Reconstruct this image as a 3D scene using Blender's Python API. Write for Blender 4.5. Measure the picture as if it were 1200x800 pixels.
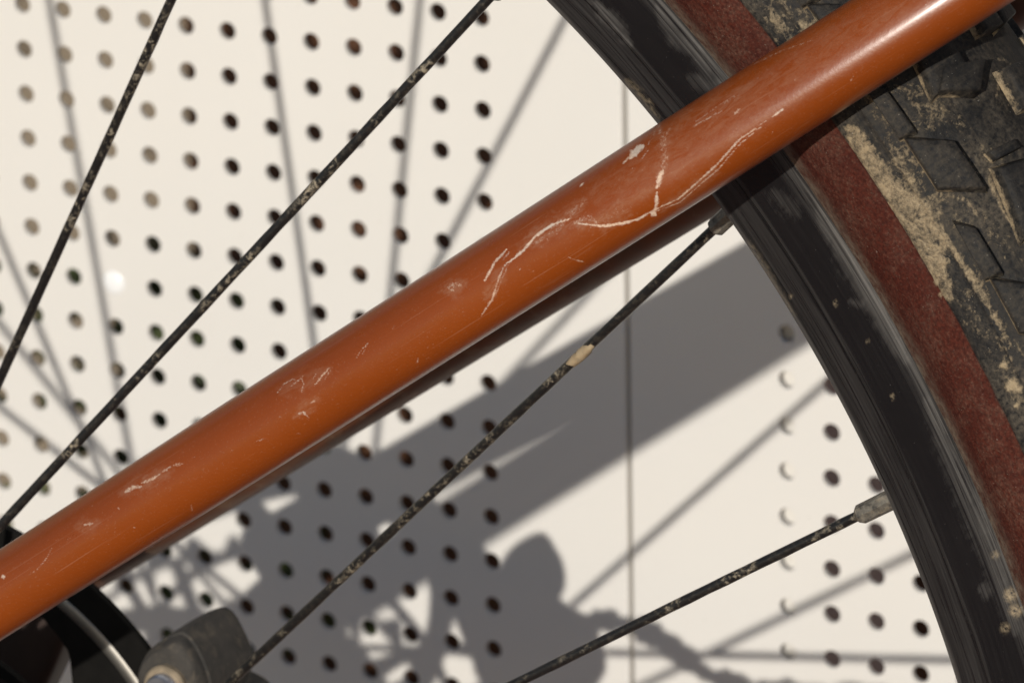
import bpy, bmesh, math, random
import numpy as np
from mathutils import Matrix, Vector
from mathutils import noise as mnoise

for o in list(bpy.data.objects):
    bpy.data.objects.remove(o)
SC = bpy.context.scene
COL = SC.collection
rng = np.random.default_rng(5)
random.seed(5)

# ------------------------------------------------------------------ geometry of the place
# Wall frame (metres): x to the right along the wall, y down, z into the wall; wall face at z = 0.
def rot(a, b, c):
    ca, sa = math.cos(a), math.sin(a); cb, sb = math.cos(b), math.sin(b); cc, sc = math.cos(c), math.sin(c)
    Ry = np.array([[ca, 0, sa], [0, 1, 0], [-sa, 0, ca]])
    Rx = np.array([[1, 0, 0], [0, cb, -sb], [0, sb, cb]])
    Rz = np.array([[cc, -sc, 0], [sc, cc, 0], [0, 0, 1]])
    return Rz @ Rx @ Ry
F_PX = 8113.465                                    # focal length for a 1200 pixel wide frame
CAM_R = rot(0.471314608, 0.336066948, -0.0188353753)
PITCH = 1.0 / 82.44929                             # hole spacing of the perforated panels, 12.13 mm
CAM_POS = -CAM_R.T @ np.array([-10.4597505, -7.18616298, 147.821383]) * PITCH
HUB = np.array([10.0688407, 8.81619582, -25.2630957]) * PITCH
WHEEL_M = rot(0.00373698213, -0.0416139248, 0.0)   # the bicycle leans a little
SUN_L = np.array([-0.181503889, 0.303629961, 1.0]) # way the sunlight travels
GROUND_Y = HUB[1] + 0.3655
def W(p):                                          # wall frame -> world (Z up, ground at 0)
    p = np.asarray(p, float)
    return np.stack([p[..., 0], p[..., 2], GROUND_Y - p[..., 1]], -1)
def L2wall(p):                                     # wheel frame (x, y down, z to the wall) -> wall frame
    return HUB + np.asarray(p, float) @ WHEEL_M.T
def px_of(pwall):                                  # where a point is seen, to lay worn and muddy patches out on a surface
    q = (np.asarray(pwall) - CAM_POS) @ CAM_R.T
    return np.stack([600 + F_PX * q[..., 0] / q[..., 2], 400 + F_PX * q[..., 1] / q[..., 2]], -1)
def ray_to_plane(px, h):                           # point of the wheel frame on the plane z = -h
    d = CAM_R.T @ np.array([(px[0] - 600) / F_PX, (px[1] - 400) / F_PX, 1.0])
    n = WHEEL_M[:, 2]; c = HUB - n * h
    t = ((c - CAM_POS) @ n) / (d @ n)
    return WHEEL_M.T @ (CAM_POS + t * d - HUB)
B3 = np.array([[1, 0, 0], [0, 0, 1], [0, -1, 0]], float)   # wall axes -> world axes
WHEEL_W = Matrix((B3 @ WHEEL_M @ B3.T).tolist()).to_4x4()   # orientation of the wheel frame (x, depth, up)
WHEEL_W.translation = Vector(W(HUB))
def LB(p):                                         # wheel frame -> local Blender axes of a wheel-frame object
    p = np.asarray(p, float)
    return np.stack([p[..., 0], p[..., 2], -p[..., 1]], -1)

# ------------------------------------------------------------------ camera, world, sun, exposure
cam_d = bpy.data.cameras.new('camera')
cam = bpy.data.objects.new('camera', cam_d); COL.objects.link(cam)
cam_d.sensor_width = 36.0; cam_d.sensor_fit = 'HORIZONTAL'; cam_d.lens = F_PX / 1200 * 36
right, down, fwd = (B3 @ CAM_R[i] for i in range(3))
mw = Matrix(np.stack([right, -down, -fwd], 1).tolist()).to_4x4(); mw.translation = Vector(W(CAM_POS))
cam.matrix_world = mw
cam_d.clip_start = 0.05; cam_d.clip_end = 200
cam_d.dof.use_dof = True
cam_d.dof.focus_distance = 1.345
cam_d.dof.aperture_fstop = 43.0
cam_d.dof.aperture_blades = 0
SC.camera = cam

sun_dir = Vector(B3 @ SUN_L).normalized()
SUN_EL = math.asin(-sun_dir.z)
world = bpy.data.worlds.new('World'); SC.world = world; world.use_nodes = True
wn = world.node_tree.nodes; bg = wn['Background']
sky = wn.new('ShaderNodeTexSky'); sky.sky_type = 'NISHITA'; sky.sun_disc = False
sky.sun_elevation = SUN_EL; sky.sun_rotation = math.atan2(-sun_dir.x, -sun_dir.y)
sky.air_density = 1.0; sky.dust_density = 0.4; sky.ozone_density = 1.0
world.node_tree.links.new(sky.outputs[0], bg.inputs[0]); bg.inputs[1].default_value = 0.076
sl = bpy.data.lights.new('sun', 'SUN'); sun = bpy.data.objects.new('sun', sl); COL.objects.link(sun)
sl.energy = 3.0; sl.angle = math.radians(0.53); sl.color = (1.0, 0.95, 0.86)
sun.rotation_mode = 'QUATERNION'; sun.rotation_quaternion = sun_dir.to_track_quat('-Z', 'Y'); sun.location = (0.6, -3, 2)
vs = SC.view_settings
vs.view_transform = 'Standard'; vs.look = 'None'; vs.exposure = 0.0; vs.gamma = 1.0; vs.use_curve_mapping = False
SC.cycles.max_bounces = 8

# ------------------------------------------------------------------ helpers
def link(name, me, mats=(), parent=None, kind=None, label=None, cat=None, group=None, smooth=True, matrix=None):
    o = bpy.data.objects.new(name, me); COL.objects.link(o)
    for m in mats:
        if me is not None and m.name not in [x.name for x in me.materials]: me.materials.append(m)
    if matrix is not None: o.matrix_world = matrix
    if parent is not None:
        o.parent = parent
        o.matrix_parent_inverse = Matrix.Identity(4)
        o.matrix_basis = MW[parent.name].inverted() @ (matrix if matrix is not None else Matrix.Identity(4))
    MW[o.name] = matrix.copy() if matrix is not None else Matrix.Identity(4)
    if kind: o['kind'] = kind
    if label: o['label'] = label
    if cat: o['category'] = cat
    if group: o['group'] = group
    if me is not None and smooth: me.shade_smooth()
    return o
MW = {}
def mesh(name, v, f):
    me = bpy.data.meshes.new(name)
    me.from_pydata(np.asarray(v, float).tolist(), [], f if isinstance(f, list) else np.asarray(f).tolist())
    me.update(); return me
def attr(me, name, vals):
    vals = np.asarray(vals, np.float32)
    if vals.ndim == 1:
        a = me.attributes.new(name, 'FLOAT', 'POINT'); a.data.foreach_set('value', vals)
    else:
        a = me.attributes.new(name, 'FLOAT_VECTOR', 'POINT'); a.data.foreach_set('vector', vals.ravel())
def grid_faces(n, m, wrap_n=False, wrap_m=False):
    i = np.arange(n if wrap_n else n - 1)[:, None]; j = np.arange(m if wrap_m else m - 1)[None, :]
    i2 = (i + 1) % n; j2 = (j + 1) % m
    return np.stack([i * m + j, i2 * m + j, i2 * m + j2, i * m + j2], -1).reshape(-1, 4)
def fix_normals(me):
    bm = bmesh.new(); bm.from_mesh(me); bmesh.ops.recalc_face_normals(bm, faces=bm.faces); bm.to_mesh(me); bm.free(); return me
def autosmooth(me, deg=35):
    me.shade_smooth()
    bm = bmesh.new(); bm.from_mesh(me)
    for e in bm.edges:
        e.smooth = not (len(e.link_faces) == 2 and e.calc_face_angle(0) > math.radians(deg))
    bm.to_mesh(me); bm.free(); return me
def tube(path, rad, seg=24, caps=True):
    """tube along a path; returns verts, faces"""
    path = np.asarray(path, float); n = len(path)
    rad = np.broadcast_to(np.asarray(rad, float), (n,))
    t = np.gradient(path, axis=0); t /= np.linalg.norm(t, axis=1)[:, None]
    u = np.cross(t[0], [0.0, 0.0, 1.0]);
    if np.linalg.norm(u) < 0.1: u = np.cross(t[0], [1.0, 0, 0])
    vs_ = []
    for i in range(n):
        u = u - t[i] * (u @ t[i]); u /= np.linalg.norm(u); w = np.cross(t[i], u)
        a = np.linspace(0, 2 * np.pi, seg, endpoint=False)[:, None]
        vs_.append(path[i] + rad[i] * (np.cos(a) * u + np.sin(a) * w))
    v = np.concatenate(vs_); f = grid_faces(n, seg, wrap_m=True).tolist()
    if caps:
        f.append(list(range(seg))); f.append(list(range((n - 1) * seg, n * seg))[::-1])
    return v, f
def lathe(profile, thetas, wrap):
    """profile (r, h toward the viewer) swept about the wheel axle, wheel frame (y down)"""
    p = np.asarray(profile, float); th = np.asarray(thetas)
    v = np.stack([p[None, :, 0] * np.cos(th)[:, None], -p[None, :, 0] * np.sin(th)[:, None],
                  -p[None, :, 1] + 0 * th[:, None]], -1).reshape(-1, 3)
    return v, grid_faces(len(th), len(p), wrap_n=wrap)
def extrude_poly(poly, z0, z1, bevel=0.0, segs=3):
    """polygon in the wheel frame (x, y) given thickness from z0 to z1, edges rounded"""
    bm = bmesh.new()
    a = [bm.verts.new(LB([x, y, z0])) for x, y in poly]
    f = bm.faces.new(a)
    r = bmesh.ops.extrude_face_region(bm, geom=[f])
    for g in r['geom']:
        if isinstance(g, bmesh.types.BMVert): g.co.y += (z1 - z0)
    bmesh.ops.recalc_face_normals(bm, faces=bm.faces)
    if bevel:
        bmesh.ops.bevel(bm, geom=list(bm.edges), offset=bevel, segments=segs, affect='EDGES', profile=0.5, clamp_overlap=True)
    me = bpy.data.meshes.new('solid'); bm.to_mesh(me); bm.free()
    return autosmooth(me)
def seg_dist(P, poly):
    """distance of points to a polyline and how far along it (0..1)"""
    best = np.full(len(P), 1e9); along = np.zeros(len(P)); poly = np.asarray(poly, float)
    for k in range(len(poly) - 1):
        a, b = poly[k], poly[k + 1]; d = b - a; L = d @ d
        t = np.clip(((P - a) @ d) / max(L, 1e-9), 0, 1)
        D = np.linalg.norm(P - a - t[:, None] * d, axis=1)
        m = D < best; best[m] = D[m]; along[m] = (k + t[m]) / (len(poly) - 1)
    return best, along
def vnoise(P, scale, seed=0.0):
    """cheap smooth lattice noise, 0..1, on an (n,2) or (n,3) array"""
    P = np.asarray(P, float) * scale + seed * 17.31
    if P.shape[1] == 2: P = np.concatenate([P, np.full((len(P), 1), seed * 3.7)], 1)
    i = np.floor(P).astype(np.int64); f = P - i; f = f * f * (3 - 2 * f)
    def h(a, b, c):
        n = (a * 73856093) ^ (b * 19349663) ^ (c * 83492791)
        n = (n ^ (n >> 13)) * 1274126177
        return ((n ^ (n >> 16)) & 0xFFFF) / 65535.0
    r = 0
    for dx in (0, 1):
        for dy in (0, 1):
            for dz in (0, 1):
                w = (f[:, 0] if dx else 1 - f[:, 0]) * (f[:, 1] if dy else 1 - f[:, 1]) * (f[:, 2] if dz else 1 - f[:, 2])
                r = r + w * h(i[:, 0] + dx, i[:, 1] + dy, i[:, 2] + dz)
    return r

# ------------------------------------------------------------------ materials
class NT:
    def __init__(s, name):
        s.m = bpy.data.materials.new(name); s.m.use_nodes = True
        s.t = s.m.node_tree; s.b = s.t.nodes['Principled BSDF']
    def n(s, typ, **kw):
        x = s.t.nodes.new(typ)
        for k, v in kw.items(): setattr(x, k, v)
        return x
    def l(s, a, b): s.t.links.new(a, b)
    def val(s, sock, v):
        if hasattr(v, 'is_output'): s.l(v, sock)
        elif isinstance(v, (tuple, list)) and len(v) == 3 and sock.type == 'RGBA': sock.default_value = (*v, 1)
        else: sock.default_value = v
    def noise(s, scale, detail=4, rough=0.6, vec=None, dist=0.0):
        x = s.n('ShaderNodeTexNoise'); x.inputs['Scale'].default_value = scale; x.inputs['Detail'].default_value = detail
        x.inputs['Roughness'].default_value = rough; x.inputs['Distortion'].default_value = dist
        if vec is not None: s.l(vec, x.inputs['Vector'])
        return x.outputs[0]
    def ramp(s, fac, lo, hi, a=0.0, b=1.0):
        x = s.n('ShaderNodeMapRange'); s.val(x.inputs[0], fac)
        x.inputs[1].default_value = lo; x.inputs[2].default_value = hi; x.inputs[3].default_value = a; x.inputs[4].default_value = b
        return x.outputs[0]
    def math(s, op, a, b=0.5):
        x = s.n('ShaderNodeMath', operation=op); s.val(x.inputs[0], a); s.val(x.inputs[1], b); return x.outputs[0]
    def mix(s, fac, a, b):
        x = s.n('ShaderNodeMix', data_type='RGBA'); s.val(x.inputs[0], fac); s.val(x.inputs[6], a); s.val(x.inputs[7], b); return x.outputs[2]
    def attr(s, name, vec=False):
        x = s.n('ShaderNodeAttribute', attribute_name=name); return x.outputs['Vector'] if vec else x.outputs['Fac']
    def obj(s):
        return s.n('ShaderNodeTexCoord').outputs['Object']
    def scale(s, vec, sc):
        x = s.n('ShaderNodeVectorMath', operation='MULTIPLY'); s.l(vec, x.inputs[0]); x.inputs[1].default_value = sc; return x.outputs[0]
    def bump(s, h, strength=0.3, dist=0.001):
        x = s.n('ShaderNodeBump'); x.inputs['Strength'].default_value = strength; x.inputs['Distance'].default_value = dist
        s.l(h, x.inputs['Height']); s.l(x.outputs[0], s.b.inputs['Normal'])
    def set(s, **kw):
        for k, v in kw.items(): s.val(s.b.inputs[k.replace('_', ' ')], v)
        return s.m
MUD = (0.40, 0.315, 0.205)

def mat_wall():
    m = NT('cream_powder_coat'); o = m.obj()
    c = m.mix(m.ramp(m.noise(9, 5, 0.6, o), 0.35, 0.7), (0.80, 0.772, 0.730), (0.78, 0.75, 0.705))
    sp = m.ramp(m.noise(420, 2, 0.5, o), 0.735, 0.78)
    c = m.mix(m.math('MULTIPLY', sp, 0.35), c, (0.45, 0.40, 0.33))
    m.bump(m.noise(900, 2, 0.5, o), 0.12, 0.0004)
    return m.set(Base_Color=c, Roughness=0.55)
def mat_frame():
    m = NT('burnt_orange_frame_paint'); p = m.attr('puv', True)
    base = m.mix(m.ramp(m.noise(26, 4, 0.6, p), 0.3, 0.75), (0.258, 0.051, 0.0036), (0.225, 0.043, 0.003))
    hair = m.ramp(m.noise(60, 3, 0.6, m.scale(p, (0.5, 30.0, 30.0)), 0.6), 0.64, 0.74)
    w0 = m.math('ADD', m.attr('wear'), m.math('MULTIPLY', m.math('SUBTRACT', m.noise(1700, 5, 0.8, p), 0.5), 2.2))
    w = m.math('MULTIPLY', m.ramp(w0, 0.22, 0.95), m.ramp(m.attr('wear'), 0.02, 0.14))
    dust = m.attr('dust')  # dust and smudges, plus the painted sheen on the near stay
    fine = m.ramp(m.noise(2400, 2, 0.5, p), 0.62, 0.72)
    c = m.mix(m.math('MULTIPLY', dust, m.ramp(m.noise(1, 6, 0.75, m.scale(p, (260, 700, 700)), 0.8), 0.38, 0.66, 0.0, 0.75)), base, (0.36, 0.185, 0.11))
    c = m.mix(m.math('MULTIPLY', hair, 0.11), c, (0.60, 0.40, 0.28))
    c = m.mix(m.math('MULTIPLY', fine, 0.08), c, (0.62, 0.42, 0.30))
    c = m.mix(w, c, m.mix(m.ramp(m.noise(260, 3, 0.6, p), 0.4, 0.6), (0.72, 0.52, 0.38), (0.60, 0.48, 0.39)))
    rough = m.ramp(m.noise(90, 4, 0.6, p), 0.3, 0.7, 0.27, 0.36)
    rough = m.math('ADD', rough, m.math('MULTIPLY', w, 0.25))
    m.bump(m.math('SUBTRACT', m.noise(1500, 2, 0.5, p), w), 0.06, 0.0004)
    return m.set(Base_Color=c, Roughness=rough, Coat_Weight=0.22, Coat_Roughness=0.20, Specular_IOR_Level=0.42)
def mat_rim():
    m = NT('dusty_black_rim'); p = m.attr('puv', True)
    streak = m.noise(1, 5, 0.65, m.scale(p, (34, 1500, 1)), 0.5)
    blot = m.noise(45, 5, 0.65, p)
    e = m.attr('dust'); md = m.attr('mud')
    f = m.math('MULTIPLY', m.ramp(streak, 0.42, 0.75), m.ramp(blot, 0.3, 0.7))
    f = m.math('ADD', m.math('MULTIPLY', f, 0.055), m.math('MULTIPLY', e, m.ramp(streak, 0.36, 0.64, 0.05, 1.0)))
    sp = m.ramp(m.noise(1500, 2, 0.5, p), 0.73, 0.78)
    f = m.math('ADD', f, m.math('MULTIPLY', sp, 0.3))
    c = m.mix(f, (0.009, 0.0085, 0.009), (0.23, 0.215, 0.20))
    c = m.mix(m.math('MULTIPLY', md, m.ramp(m.noise(900, 4, 0.7, p), 0.38, 0.6)), c, MUD)
    r = m.ramp(f, 0, 0.5, 0.25, 0.7)
    m.bump(m.noise(1100, 3, 0.6, p), 0.06, 0.0005)
    return m.set(Base_Color=c, Roughness=r, Specular_IOR_Level=0.45)
def mat_tyre():
    m = NT('muddy_black_rubber'); p = m.attr('puv', True); o = m.obj()
    big = m.noise(55, 6, 0.68, o, 0.4)
    fine = m.noise(900, 4, 0.7, o)
    streak = m.noise(1, 5, 0.65, m.scale(p, (30, 600, 1)), 0.4)
    d = m.math('MULTIPLY', m.ramp(big, 0.36, 0.70), m.ramp(fine, 0.36, 0.68))
    d = m.math('MULTIPLY', d, m.math('SUBTRACT', 1.0, m.math('MULTIPLY', m.attr('clean'), 0.55)))
    d = m.math('ADD', m.math('MULTIPLY', d, 0.54), m.math('MULTIPLY', m.ramp(streak, 0.5, 0.75), 0.10))
    rub = m.mix(d, (0.0125, 0.0125, 0.0135), (0.25, 0.205, 0.15))
    # skin wall
    sw = m.attr('skin')
    spk = m.ramp(m.noise(1800, 3, 0.7, o), 0.55, 0.75)
    dus = m.math('MULTIPLY', m.ramp(m.noise(130, 5, 0.65, o, 0.5), 0.42, 0.72), m.ramp(fine, 0.35, 0.7))
    weave = m.noise(1, 2, 0.5, m.scale(p, (1300, 1300, 1)))
    skin = m.mix(m.ramp(weave, 0.35, 0.65), (0.046, 0.0095, 0.0056), (0.088, 0.0185, 0.0105))
    skin = m.mix(m.math('MULTIPLY', m.ramp(m.noise(70, 5, 0.7, o, 0.6), 0.45, 0.7), 0.55), skin, (0.045, 0.012, 0.009))
    skin = m.mix(m.math('MULTIPLY', dus, 0.26), skin, (0.36, 0.24, 0.17))
    skin = m.mix(m.math('MULTIPLY', spk, 0.12), skin, (0.48, 0.32, 0.22))
    skin = m.mix(m.math('MULTIPLY', m.attr('dust'), m.ramp(m.noise(380, 5, 0.7, o), 0.36, 0.62, 0.1, 1.0)), skin, (0.30, 0.255, 0.19))
    c = m.mix(sw, rub, skin)
    ma = m.attr('mud')
    mm = m.math('ADD', ma, m.math('ADD', m.math('MULTIPLY', m.math('SUBTRACT', m.noise(420, 5, 0.75, o, 0.5), 0.5), 1.7), m.math('MULTIPLY', m.math('SUBTRACT', m.noise(1500, 3, 0.7, o), 0.5), 0.9)))
    mud = m.math('MULTIPLY', m.ramp(mm, 0.32, 0.88), m.ramp(ma, 0.02, 0.2))
    c = m.mix(mud, c, m.mix(m.ramp(fine, 0.3, 0.7), MUD, (0.34, 0.255, 0.155)))
    spec = m.ramp(m.noise(2600, 2, 0.5, o), 0.74, 0.77)
    c = m.mix(m.math('MULTIPLY', spec, 0.5), c, (0.6, 0.55, 0.46))
    h = m.math('ADD', m.math('MULTIPLY', mud, 1.2), m.math('ADD', fine, m.math('MULTIPLY', big, 1.5)))
    m.bump(h, 0.35, 0.0009)
    return m.set(Base_Color=c, Roughness=m.ramp(d, 0, 0.3, 0.6, 0.9), Specular_IOR_Level=0.22)
def mat_spoke():
    m = NT('mud_flecked_black_spoke'); o = m.obj()
    a = m.noise(620, 5, 0.75, o, 0.3); b = m.noise(75, 4, 0.65, o)
    f = m.math('MULTIPLY', m.ramp(a, 0.50, 0.66), m.ramp(b, 0.48, 0.63, 0.07, 0.95))
    c = m.mix(f, (0.013, 0.012, 0.0115), (0.42, 0.35, 0.25))
    m.bump(a, 0.3, 0.0006)
    return m.set(Base_Color=c, Roughness=m.ramp(f, 0, 0.6, 0.28, 0.85))
def mat_simple(name, c0, c1, rough=0.5, metal=0.0, scale=120, dust=0.0, bump=0.15, spec=0.5):
    m = NT(name); o = m.obj(); a = m.noise(scale, 5, 0.65, o, 0.3)
    c = m.mix(m.ramp(a, 0.35, 0.68), c0, c1)
    if dust: c = m.mix(m.math('MULTIPLY', m.ramp(m.noise(scale * 1.7, 5, 0.7, o, 0.6), 0.52, 0.66), dust), c, MUD)
    m.bump(a, bump, 0.0006)
    return m.set(Base_Color=c, Roughness=rough, Metallic=metal, Specular_IOR_Level=spec)
M_WALL = mat_wall(); M_FRAME = mat_frame(); M_RIM = mat_rim(); M_TYRE = mat_tyre(); M_SPOKE = mat_spoke()
M_NIPPLE = mat_simple('grimy_nipple_metal', (0.06, 0.055, 0.05), (0.30, 0.27, 0.22), 0.55, 0.35, 500, 0.35, 0.3)
M_CLOD = mat_simple('dried_tan_mud', MUD, (0.36, 0.26, 0.15), 0.95, 0, 900, 0, 0.6)
M_ROTOR = mat_simple('black_rotor_steel', (0.006, 0.0055, 0.005), (0.011, 0.010, 0.009), 0.7, 0.0, 90, spec=0.1)
M_TRACK = mat_simple('swept_steel_track', (0.34, 0.32, 0.29), (0.25, 0.235, 0.21), 0.5, 0.9, 90)
M_CALIPER = mat_simple('grimy_black_caliper', (0.027, 0.025, 0.023), (0.062, 0.054, 0.046), 0.8, 0, 160, 0.14, 0.5)
M_BOLT = mat_simple('zinc_bolt', (0.52, 0.54, 0.60), (0.38, 0.38, 0.42), 0.32, 0.9, 200)
M_WASHER = mat_simple('tan_crusted_washer', (0.33, 0.26, 0.18), (0.2, 0.16, 0.11), 0.8, 0.1, 400)
M_DROPOUT_SHADE = mat_simple('shade_darkened_dropout', (0.030, 0.014, 0.010), (0.05, 0.026, 0.018), 0.6, 0.0, 60)  # far dropout: shade on the orange frame painted in as dark brown
M_STAY_SHADE = mat_simple('shade_darkened_orange', (0.125, 0.038, 0.014), (0.085, 0.045, 0.028), 0.55, 0.0, 90, 0.12)  # far stay: shade painted into the orange, with some mud flecks
M_HOSE = mat_simple('black_hose', (0.03, 0.03, 0.03), (0.06, 0.055, 0.05), 0.6, 0, 200, 0.2)
M_COG = mat_simple('greasy_steel', (0.10, 0.095, 0.09), (0.05, 0.045, 0.04), 0.45, 0.8, 150)
M_GROUND = mat_simple('reddish_paving', (0.22, 0.135, 0.128), (0.19, 0.115, 0.108), 0.9, 0, 30)
M_TAUPE = mat_simple('taupe_render', (0.25, 0.20, 0.145), (0.22, 0.175, 0.125), 0.9, 0, 20)
M_TIMBER = mat_simple('dark_timber', (0.10, 0.040, 0.018), (0.19, 0.085, 0.04), 0.75, 0, 14)
M_LEAF = mat_simple('shrub_green', (0.055, 0.075, 0.025), (0.09, 0.105, 0.04), 0.6, 0, 40)
M_BRIGHT_SPOT = mat_simple('bright_spot_white', (0.98, 0.98, 0.98), (0.96, 0.96, 0.96), 0.25, 0, 40)

# ------------------------------------------------------------------ ground
g = 60.0
ground = link('ground', mesh('ground', [(-g, -g, 0), (g, -g, 0), (g, g, 0), (-g, g, 0)], [(0, 1, 2, 3)]), [M_GROUND], kind='structure', matrix=Matrix.Identity(4))

# ------------------------------------------------------------------ perforated wall behind the bicycle
SHEET = 0.0015; HOLE_R = 0.00232
SEAM_L, SEAM_R = 14.21 * PITCH, 14.30 * PITCH
TOP_Y = GROUND_Y - 1.10; BOT_Y = GROUND_Y - 0.03
def perforated(x0, x1, ox, oy, cols):
    """sheet x0..x1 with round holes at lattice (ox + i*PITCH, oy + j*PITCH), i in cols; returned in the wall frame"""
    V, F = [], []; nv = 0
    j0 = math.ceil((TOP_Y - oy + 1.2 * PITCH) / PITCH); j1 = math.floor((BOT_Y - oy - 1.2 * PITCH) / PITCH)
    h = PITCH / 2
    def quad(a, b, c, d, z):
        nonlocal nv
        for zz in (z, z + SHEET):
            V.append(np.array([[a, b, zz], [c, b, zz], [c, d, zz], [a, d, zz]])); F.append(np.array([[0, 1, 2, 3]]) + nv); nv += 4
    gx0, gx1 = ox + cols[0] * PITCH - h, ox + cols[-1] * PITCH + h
    gy0, gy1 = oy + j0 * PITCH - h, oy + j1 * PITCH + h
    quad(x0, TOP_Y, x1, gy0, 0); quad(x0, gy1, x1, BOT_Y, 0)
    if gx0 - x0 > 1e-5: quad(x0, gy0, gx0, gy1, 0)
    if x1 - gx1 > 1e-5: quad(gx1, gy0, x1, gy1, 0)
    for i in cols:
        for j in range(j0, j1 + 1):
            near = -3 <= j <= 17 if oy == 0 else -9 <= j <= 9
            n = 32 if near else 12
            if not near: n = 16
            a = np.arange(n) * 2 * np.pi / n
            ci = np.stack([np.cos(a), np.sin(a)], 1); sq = ci / np.abs(ci).max(1)[:, None] * h
            c = np.array([ox + i * PITCH, oy + j * PITCH])
            rings = []
            for xy, z in ((c + sq, 0), (c + ci * (HOLE_R + 0.00012), 0), (c + ci * HOLE_R, 0.00012), (c + ci * HOLE_R, SHEET), (c + sq, SHEET)):
                rings.append(np.concatenate([xy, np.full((n, 1), z)], 1))
            V.append(np.concatenate(rings)); F.append(grid_faces(5, n, wrap_m=True) + nv); nv += 5 * n
    return np.concatenate(V), np.concatenate(F)
def folded_edge(x, side, depth=0.0038, r=0.0010):
    """the sheet turned back into the wall along a vertical edge; side = +1 when the sheet ends at its right"""
    pr = []
    for k in range(7):
        t = k / 6 * math.pi / 2; pr.append((x + side * r * math.sin(t), r - r * math.cos(t)))
    pr.append((x + side * r, depth)); pr.append((x + side * (r - SHEET), depth)); pr.append((x + side * (r - SHEET), SHEET))
    v = []
    for yy in (TOP_Y, BOT_Y): v += [(a, yy, b) for a, b in pr]
    return np.array(v), grid_faces(2, len(pr))
wall = link('perforated_wall', None, label='cream white perforated metal wall panels behind the bicycle wheel', cat='wall', matrix=Matrix.Translation(Vector(W([SEAM_L, GROUND_Y, 0.0]))))
def panel(x0, x1, ox, oy, cols, edges):
    v, f = perforated(x0, x1, ox, oy, cols); fl = f.tolist(); v = [v]; n = len(v[0])
    for x, s in edges:
        ev, ef = folded_edge(x, s); v.append(ev); fl += (ef + n).tolist(); n += len(ev)
    me = fix_normals(mesh('panel', W(np.concatenate(v)), fl)); autosmooth(me, 40)
    return link('panel', me, [M_WALL], wall, matrix=Matrix.Identity(4), smooth=False)
R_ = 0.0010
XL = -0.083
panel(XL + R_, SEAM_L - R_, 0.0, 0.0, list(range(-7, 12)), ((XL + R_, -1), (SEAM_L - R_, 1)))
ox, oy = 18.8942686 * PITCH, 5.93279072 * PITCH
panel(SEAM_R + R_, 0.62, ox, oy, list(range(-1, 30)), ((SEAM_R + R_, -1), (0.62, 1)))
# hollow post that both panels are fixed to
def box(x0, x1, y0, y1, z0, z1):
    v = [(x, y, z) for x in (x0, x1) for y in (y0, y1) for z in (z0, z1)]
    return np.array(v, float), [(0, 1, 3, 2), (4, 6, 7, 5), (0, 4, 5, 1), (2, 3, 7, 6), (0, 2, 6, 4), (1, 5, 7, 3)]
v, f = box(SEAM_L - 0.024, 0.2222, TOP_Y, BOT_Y + 0.03, SHEET + 0.0026, 0.05)
link('post', fix_normals(mesh('post', W(v), f)), [M_WALL], wall, matrix=Matrix.Identity(4), smooth=False)
# white disc added to stand for the bright spot in one hole
bm = bmesh.new(); bmesh.ops.create_uvsphere(bm, u_segments=20, v_segments=12, radius=HOLE_R * 1.42)
for vv in bm.verts: vv.co.y *= 0.30
me = bpy.data.meshes.new('bright_disc'); bm.to_mesh(me); bm.free()
link('bright_spot', me, [M_BRIGHT_SPOT], wall, matrix=Matrix.Translation(Vector(W([2 * PITCH, 6 * PITCH, 0.0002]))))

# things glimpsed through the holes
v, f = box(-1.6, -0.150, GROUND_Y - 1.0, GROUND_Y, 0.36, 0.46)
link('rendered_wall', fix_normals(mesh('rendered_wall', W(v), f)), [M_TAUPE], label='sunlit taupe wall glimpsed through the upper left holes', cat='wall', matrix=Matrix.Identity(4), smooth=False)
v, f = box(-0.146, 1.2, GROUND_Y - 1.05, GROUND_Y, 0.34, 0.37)
link('timber_screen', fix_normals(mesh('timber_screen', W(v), f)), [M_TIMBER], label='dark brown timber screen in shade behind the holes', cat='screen', matrix=Matrix.Identity(4), smooth=False)
# shrub between the panel and the taupe wall
sv, sf = [], []
for k in range(420):
    c = np.array([rng.normal(-0.13, 0.045), rng.uniform(GROUND_Y - 0.315, GROUND_Y - 0.02), rng.normal(0.26, 0.03)])
    hgt = (GROUND_Y - c[1]) / 0.315
    if abs(c[0] + 0.13) > 0.10 * (1.15 - hgt * 0.8): continue
    a = rng.normal(size=3); a /= np.linalg.norm(a); b = np.cross(a, rng.normal(size=3)); b /= np.linalg.norm(b); cc = np.cross(a, b)
    l, w = rng.uniform(0.012, 0.022), rng.uniform(0.004, 0.008); n = len(sv)
    sv += [c - a * l, c + b * w + cc * 0.002, c + a * l, c - b * w + cc * 0.002]; sf.append((n, n + 1, n + 2, n + 3))
shrub = link('shrub', None, label='dark green shrub glimpsed through the holes low on the left', cat='shrub', matrix=Matrix.Translation(Vector(W([-0.13, GROUND_Y, 0.26]))))
link('foliage', mesh('foliage', W(np.array(sv)), sf), [M_LEAF], shrub, matrix=Matrix.Identity(4))
st_v, st_f = tube([W([-0.13, GROUND_Y, 0.26]), W([-0.135, GROUND_Y - 0.15, 0.262]), W([-0.125, GROUND_Y - 0.28, 0.26])], [0.006, 0.005, 0.002], 8)
link('stem', mesh('stem', st_v, st_f), [M_TIMBER], shrub, matrix=Matrix.Identity(4))

# ------------------------------------------------------------------ bicycle
contact = L2wall([0, 0.365, 0]); contact[1] = GROUND_Y
bike = link('bicycle', None, label='burnt orange bicycle, rear wheel and seat stays in close view before the perforated wall', cat='bicycle', matrix=Matrix.Translation(Vector(W(contact))))
WM = WHEEL_W

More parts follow.
